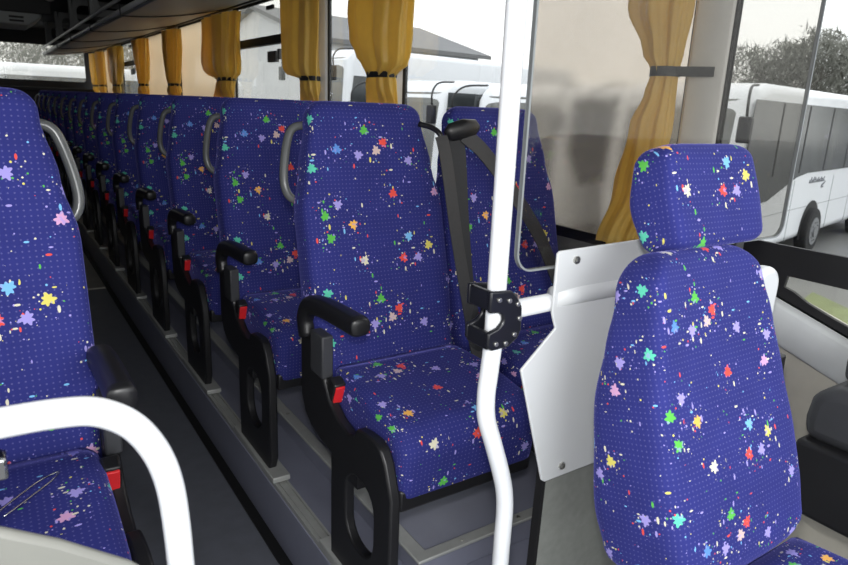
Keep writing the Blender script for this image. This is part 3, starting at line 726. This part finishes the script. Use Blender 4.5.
curtain([(2.015,1.15,1.47,.045),(1.85,1.16,1.42,.045),(1.70,1.165,1.355,.045),(1.58,1.175,1.285,.035),(1.525,1.18,1.245,.028),(1.47,1.18,1.26,.03),(1.38,1.18,1.30,.035),(1.20,1.20,1.345,.012),(1.03,1.225,1.375,.04)], 1.527, 'golden curtain behind the driver seat headrest, seen through the partition glass', 7, 1, XR-.075, 1.09)
curtain([(2.015,2.56,3.14,.05),(1.86,2.575,3.14,.05),(1.72,2.59,3.09,.055),(1.64,2.60,3.02,.055),(1.583,2.62,2.955,.05),(1.545,2.715,2.93,.035),(1.50,2.70,2.94,.035),(1.41,2.68,2.965,.012),(1.20,2.66,2.99,.012),(1.02,2.65,3.0,.012)], 1.545, 'golden curtain above the nearest right-hand seat, left of the white pole', 9, 2)
curtain([(2.015,3.56,4.02,.05),(1.86,3.565,4.02,.05),(1.70,3.565,4.01,.055),(1.60,3.565,3.99,.055),(1.566,3.565,3.94,.05),(1.535,3.57,3.745,.035),(1.49,3.56,3.745,.035),(1.41,3.545,3.80,.012),(1.20,3.55,3.82,.012),(1.02,3.55,3.82,.012)], 1.537, 'golden curtain at the front edge of the window with the dark hopper bar', 8, 3)
curtain([(2.015,4.92,5.80,.05),(1.86,4.94,5.80,.05),(1.70,4.95,5.81,.055),(1.62,4.96,5.76,.055),(1.58,4.98,5.62,.05),(1.55,5.08,5.42,.035),(1.50,5.10,5.48,.035),(1.41,5.10,5.60,.012),(1.20,5.12,5.6,.012),(1.02,5.12,5.6,.012)], 1.55, 'wide golden curtain between the hopper-bar window and the bright misted window', 11, 4)
curtain([(2.015,6.66,7.24,.05),(1.86,6.67,7.23,.05),(1.70,6.72,7.17,.05),(1.60,6.76,7.13,.045),(1.515,6.80,7.10,.035),(1.46,6.76,7.16,.04),(1.39,6.73,7.24,.012),(1.02,6.72,7.24,.012)], 1.515, 'slim golden curtain behind the bright misted window, fourth along the seats', 8, 5)
curtain([(2.015,8.12,8.84,.05),(1.86,8.12,8.78,.05),(1.60,8.20,8.62,.045),(1.52,8.28,8.58,.035),(1.46,8.22,8.68,.04),(1.39,8.20,8.74,.012),(1.02,8.2,8.74,.012)], 1.52, 'golden curtain between the two pale misted windows, fifth along the seats', 8, 6)
curtain([(2.015,9.74,10.70,.05),(1.80,9.76,10.70,.05),(1.58,9.9,10.66,.045),(1.52,10.05,10.45,.035),(1.46,10.05,10.55,.04),(1.39,10.05,10.62,.012),(1.02,10.05,10.6,.012)], 1.52, 'golden curtain far back, third from the rear window', 8, 7)
curtain([(2.015,11.40,11.80,.05),(1.80,11.40,11.78,.05),(1.58,11.44,11.70,.045),(1.52,11.48,11.65,.035),(1.46,11.46,11.7,.04),(1.39,11.45,11.72,.012),(1.02,11.45,11.72,.012)], 1.52, 'narrow golden curtain far back, second from the rear window', 6, 8)
curtain([(2.015,12.02,12.48,.05),(1.80,12.02,12.48,.05),(1.58,12.06,12.44,.045),(1.52,12.1,12.36,.035),(1.46,12.1,12.42,.04),(1.39,12.08,12.44,.012),(1.02,12.08,12.44,.012)], 1.52, 'narrow golden curtain rearmost, in the corner beside the rear window', 6, 9)

# ------------------------------------------------------------------ outside
ZG = -1.30
bm = bmesh.new(); box(bm, -60, 90, -50, 120, ZG-.2, ZG); struct(fin('ground', bm, M['tarmac']))
bm = bmesh.new()
prism(bm, [(2.6,1.4),(9.5,2.6),(11,5),(6.8,3.9),(2.6,2.6)], 'z', ZG, ZG+.03); o = fin('grass_verge', bm, M['grass']); tag(o, 'strip of rough green grass on the tarmac below the driver window', 'grass', kind='stuff')
def coach(loc, rot, label, H=3.3, L=11.0, group='parked white coaches', logo=False, panelled=False):
    """front faces -x at x=0; near side at y=0; width 2.5 towards +y"""
    r = empty('coach', loc, label, 'coach', group); r.rotation_euler = (0, 0, rot); W = 2.5
    zr = H; zt = H-.28
    bm = bmesh.new()
    prof = [(.18,.35),(.06,.7),(0,1.2),(.10,2.2),(.22,zr-.35),(.42,zr-.10),(.9,zr),(L-.3,zr),(L,zr-.3),(L,.35)]
    nseg = 6
    prism(bm, prof, 'y', 0, W)
    fin('body', bm, M['cwhite'], r, bev=.16, seg=5)
    # side glass, dropping to the low cab window
    for s, yy in ((0, -.012), (1, W+.004)):
        bm = bmesh.new()
        if panelled: prism(bm, [(.34,zt-.5),(1.5,zt-.5),(1.5,1.5),(.60,1.28),(.12,1.95)], 'y', yy, yy+.008)
        else: prism(bm, [(.17,zt),(L-.4,zt-.02),(L-.4,1.72),(3.6,1.72),(2.95,1.66),(1.45,1.30),(.60,1.28),(.12,1.95)], 'y', yy, yy+.008)
        fin('side_glass', bm, M['cglass'], r)
        if panelled: continue
        bm = bmesh.new()
        for x in (1.5, 3.0, 4.6, 6.2, 7.8, 9.4): box(bm, x, x+.07, yy-.004, yy+.010, 1.74, zt-.03)
        fin('window_bar', bm, M['rubber'], r)
    # windscreen wraps the front
    bm = bmesh.new()
    def fx(z):
        tb = [(1.2,0),(2.2,.10),(zr-.35,.22),(zr-.1,.42)]
        for (a, x), (c, y) in zip(tb, tb[1:]):
            if z <= c: return x+(y-x)*(z-a)/(c-a)
        return .42
    zz = [1.25+(zt-1.25)*i/8 for i in range(9)]; R = []
    for z in zz: R.append([bm.verts.new((fx(z)-.02+.05*abs((t-.5)*2)**8, .12+(W-.24)*t, z)) for t in [i/10 for i in range(11)]])
    for i in range(8):
        for j in range(10): bm.faces.new([R[i][j], R[i][j+1], R[i+1][j+1], R[i+1][j]])
    ext = bmesh.ops.extrude_face_region(bm, geom=bm.faces[:]); bmesh.ops.translate(bm, verts=[g for g in ext['geom'] if isinstance(g, bmesh.types.BMVert)], vec=(.02,0,0))
    fin('windscreen', bm, M['cglassl'], r, smooth=False)
    bm = bmesh.new(); tube(bm, [(.0,W/2-.06,1.3),(-.04,W/2+.25,1.75)], .012, 6); tube(bm, [(.0,W/2+.5,1.3),(-.04,W/2+.85,1.75)], .012, 6); fin('wiper', bm, M['rubber'], r)
    # bumper, lamps
    bm = bmesh.new(); box(bm, -.02, .3, .1, W-.1, .30, .62); fin('bumper', bm, M['vent'], r, bev=.05)
    for y in (.35, W-.35):
        bm = bmesh.new(); tube(bm, [(.0,y,.86),(.09,y,.86)], [.13,.13], 16); fin('headlamp', bm, M['chrome'], r)
    # mirrors
    for y, sg in ((.0, -1), (W, 1)):
        bm = bmesh.new(); tube(bm, smooth_path([(.45,y+sg*-.1,zr-.05),(-.15,y+sg*.02,zr-.1),(-.42,y+sg*.10,zr-.30),(-.44,y+sg*.12,zr-.55)], 5), .022, 8); mr = fin('mirror_arm', bm, M['black'], r, smooth=True)
        bm = bmesh.new(); box(bm, -.52, -.38, y+sg*.12-.10, y+sg*.12+.10, zr-.95, zr-.55); fin('mirror_head', bm, M['black'], mr, bev=.03)
    # wheels
    for x in (4.35, L-2.6):
        for yy, sg in ((0, -1), (W, 1)):
            bm = bmesh.new(); pts = [(x+.62*math.cos(PI*i/16), .50+.62*math.sin(PI*i/16)) for i in range(17)]+[(x-.62,.34),(x+.62,.34)]
            prism(bm, pts, 'y', *sorted((yy+sg*.013, yy+sg*.004))); fin('wheel_arch', bm, M['rubber'], r)
            bm = bmesh.new(); cyl(bm, (x, yy+sg*.01, .48), 'y', .48, .24, 32); wh = fin('wheel', bm, M['tyre'], r, bev=.03)
            bm = bmesh.new(); cyl(bm, (x, yy+sg*.135, .48), 'y', .29, .02, 28); cyl(bm, (x, yy+sg*.15, .48), 'y', .12, .05, 16)
            for q in range(10): cyl(bm, (x+.20*math.cos(q*PI/5), yy+sg*.15, .48+.20*math.sin(q*PI/5)), 'y', .018, .03, 8)
            fin('rim', bm, M['rim'], wh)
    bm = bmesh.new(); box(bm, .6, L-.2, -.006, .004, 1.02, 1.03)
    for x in (2.9, 5.6, 7.2): box(bm, x, x+.012, -.006, .004, .40, 1.60)
    fin('panel_gap', bm, M['vent'], r)
    if logo:
        # sloping script-like lettering too small to read, and a small bird-like mark below
        bm = bmesh.new(); rnd = random.Random(4); x = 3.85
        for q in range(11):
            h = rnd.choice((.07,.07,.10,.12)); w = rnd.uniform(.05,.08)
            prism(bm, [(x,1.50),(x+.022,1.50),(x+.022+h*.3,1.50+h),(x+h*.3,1.50+h)], 'y', -.012, .002)
            prism(bm, [(x,1.50),(x+w,1.50),(x+w+.006,1.518),(x,1.518)], 'y', -.012, .002); x += w+.035
        prism(bm, [(4.75,1.40),(4.95,1.44),(5.02,1.50),(4.92,1.46),(4.80,1.44)], 'y', -.012, .002); prism(bm, [(4.78,1.36),(4.92,1.37),(4.90,1.40),(4.75,1.39)], 'y', -.012, .002)
        fin('lettering', bm, M['print'], r)
    return r
coach((10.1,6.04,ZG), math.atan2(.197,.98), 'white coach parked outside beyond the driver window, front wheel showing', logo=True)
coach((9.35,9.25,ZG), math.atan2(.197,.98), 'white coach parked outside, blurred behind the misted window next to the partition', 3.25)
coach((8.4,12.1,ZG), math.atan2(.197,.98), 'white coach parked outside between the white pole and the nearest golden curtain', 3.3)
coach((8.6,17.3,ZG), math.atan2(.15,.98), 'tall white coach with plain panelled sides parked outside, left of the nearest golden curtain', 4.25, panelled=True)
coach((-4.5,19.5,ZG), 0.0, 'white coach parked crosswise outside behind the rear window', 3.35)
# hall with a grey sheet roof
hb = empty('hall', (18, 40.1, ZG), 'white industrial hall with grey sheet roof, far outside right of nearest curtain', 'building')
hb.rotation_euler = (0, 0, math.radians(8))
bm = bmesh.new(); box(bm, 0, 14.6, 0, 16, 0, 6.5); prism(bm, [(0,6.5),(16,6.5),(8,8.85)], 'x', 0, 14.6); fin('wall', bm, M['hwall'], hb)
bm = bmesh.new(); prism(bm, [(-.6,6.35),(8,8.88),(16.6,6.35),(16.6,6.62),(8,9.15),(-.6,6.62)], 'x', -.5, 15.4); fin('roof', bm, M['roof'], hb)
bm = bmesh.new()
for i in range(3): box(bm, 1.5+i*4.2, 4+i*4.2, -.04, .02, 3.0, 4.2)
fin('window_band', bm, M['cglass'], hb)
# bare trees
def tree(name, x, y, h, label, seed):
    rnd = random.Random(seed); r = empty(name, (x, y, ZG), label, 'tree', 'bare winter trees')
    bm = bmesh.new()
    def branch(p, d, l, rad, lev):
        pts = [p]; q = p.copy(); dd = d.copy()
        for i in range(3):
            dd = (dd+Vector((rnd.uniform(-.18,.18), rnd.uniform(-.18,.18), rnd.uniform(-.02,.12)))).normalized(); q = q+dd*l/3; pts.append(q.copy())
        tube(bm, pts, [rad, rad*.85, rad*.7, rad*.5], 5 if lev < 2 else 3, False)
        if lev >= 4: return
        for i in range(4 if lev < 3 else 5):
            t = rnd.uniform(.35, 1); k = min(2, int(t*3)); pp = pts[k].lerp(pts[k+1], t*3-k)
            a = rnd.uniform(0, 6.28); e = rnd.uniform(.45, .95)
            side = Vector((math.cos(a), math.sin(a), .35))
            branch(pp, (dd*(1-e*.5)+side*e).normalized(), l*rnd.uniform(.5,.72), rad*.5, lev+1)
    branch(Vector((0,0,0)), Vector((0,0,1)), h*.40, h*.022, 0)
    fin('branches', bm, M['bark'], r)
spots = [(36.5,20.2,8.8),(38,24.6,8.2),(36,16.6,8.6)]
names = ['bare tree outside above the coach roof, left of the glass screen edge', 'bare tree outside above the coach front, next to the driver window pillar', 'bare tree outside at the right picture edge above the coach roof']
for i, (x, y, h) in enumerate(spots): tree('bare_tree', x, y, h, names[i], 20+i)
def scrub(name, pts, h, label, seed, n=2600):
    rnd = random.Random(seed); bm = bmesh.new()
    L = [Vector(p) for p in pts]
    for i in range(n):
        k = rnd.randrange(len(L)-1); p = L[k].lerp(L[k+1], rnd.random()); p = p+Vector((rnd.gauss(0,1.6), rnd.gauss(0,1.6), 0))
        z = rnd.uniform(0, 1)**.7*h*(1+.07*math.sin(p.y*.7+seed)+.05*math.sin(p.y*1.9)); s = rnd.uniform(.07, .24)
        a = Vector((rnd.gauss(0,1), rnd.gauss(0,1), abs(rnd.gauss(0,1.3)))).normalized()*rnd.uniform(.25,.8); c = -a*.6; b2 = Vector((rnd.gauss(0,.05), rnd.gauss(0,.05), rnd.gauss(0,.04)))-a*.3
        q = Vector((p.x, p.y, ZG+z))
        bm.faces.new([bm.verts.new(q+a), bm.verts.new(q+b2), bm.verts.new(q+c)])
    o = fin(name, bm, M['hedge']); tag(o, label, 'scrub', kind='stuff'); return o
scrub('winter_scrub', [(48,6,0),(52,18,0),(56,34,0)], 8.6, 'dark winter scrub bank outside above the white coach roof', 1, 60000)
scrub('winter_scrub', [(20,66,0),(14,70,0),(2,80,0)], 7.4, 'grey-green scrub bank far outside behind the hopper-bar window', 2, 26000)

# ------------------------------------------------------------------ light
w = bpy.data.worlds.new('overcast'); SC.world = w; w.use_nodes = True; nt = w.node_tree; nt.nodes.clear(); b = NB(nt)
tc = b.n('ShaderNodeTexCoord'); sp = b.n('ShaderNodeSeparateXYZ'); nt.links.new(tc.outputs['Generated'], sp.inputs[0])
rp = b.n('ShaderNodeValToRGB'); nt.links.new(sp.outputs[2], rp.inputs[0])
rp.color_ramp.elements[0].position = 0; rp.color_ramp.elements[0].color = (.86,.86,.84,1); rp.color_ramp.elements[1].position = .5; rp.color_ramp.elements[1].color = (.95,.97,1,1)
bg = b.n('ShaderNodeBackground'); nt.links.new(rp.outputs[0], bg.inputs[0]); bg.inputs[1].default_value = 2.0
wo = b.n('ShaderNodeOutputWorld'); nt.links.new(bg.outputs[0], wo.inputs[0])
# the camera's flash
ld = bpy.data.lights.new('flash', 'AREA'); ld.shape = 'DISK'; ld.size = .07; ld.energy = 9.8; ld.color = (1, .98, .96)
lo = bpy.data.objects.new('flash', ld); COL.objects.link(lo)

# daylight entering through the coach's open windscreen, behind the camera
wd = bpy.data.lights.new('windscreen_daylight', 'AREA'); wd.shape = 'RECTANGLE'; wd.size = 2.3; wd.size_y = 1.3; wd.energy = 40; wd.color = (.95, .98, 1)
wo_ = bpy.data.objects.new('windscreen_daylight', wd); COL.objects.link(wo_); wo_.location = (.4, -1.75, 1.75); wo_.rotation_euler = (math.radians(84), 0, 0)
# ------------------------------------------------------------------ camera
cam = bpy.data.cameras.new('camera'); co = bpy.data.objects.new('camera', cam); COL.objects.link(co)
X = Vector((.83583803,-.1119783,.53743432)); Y = Vector((-.54757831,-.23987383,.80163492)); D = Vector((-.03915071,.96432433,.26181256))
# columns: camera right / up / back in world axes
right_w = Vector((X[0], Y[0], -D[0])); down_w = Vector((X[1], Y[1], -D[1])); fwd_w = Vector((X[2], Y[2], -D[2]))
up_w = -down_w; back = -fwd_w
mw = Matrix((( right_w.x, up_w.x, back.x, 0), (right_w.y, up_w.y, back.y, 0), (right_w.z, up_w.z, back.z, 1.41), (0,0,0,1)))
co.matrix_world = mw
cam.sensor_width = 36; cam.lens = 650/848*36; cam.clip_start = .02; cam.clip_end = 400
cam.dof.use_dof = True; cam.dof.focus_distance = 1.75; cam.dof.aperture_fstop = 8.0
SC.camera = co
lo.matrix_world = Matrix.Translation(Vector((0,0,1.41))+up_w*.10+right_w*.0) @ Matrix(((right_w.x, up_w.x, back.x, 0),(right_w.y, up_w.y, back.y, 0),(right_w.z, up_w.z, back.z, 0),(0,0,0,1)))
SC.view_settings.view_transform = 'Standard'; SC.view_settings.look = 'None'; SC.view_settings.gamma = 1; SC.view_settings.exposure = 0.0
SC.view_settings.use_curve_mapping = False
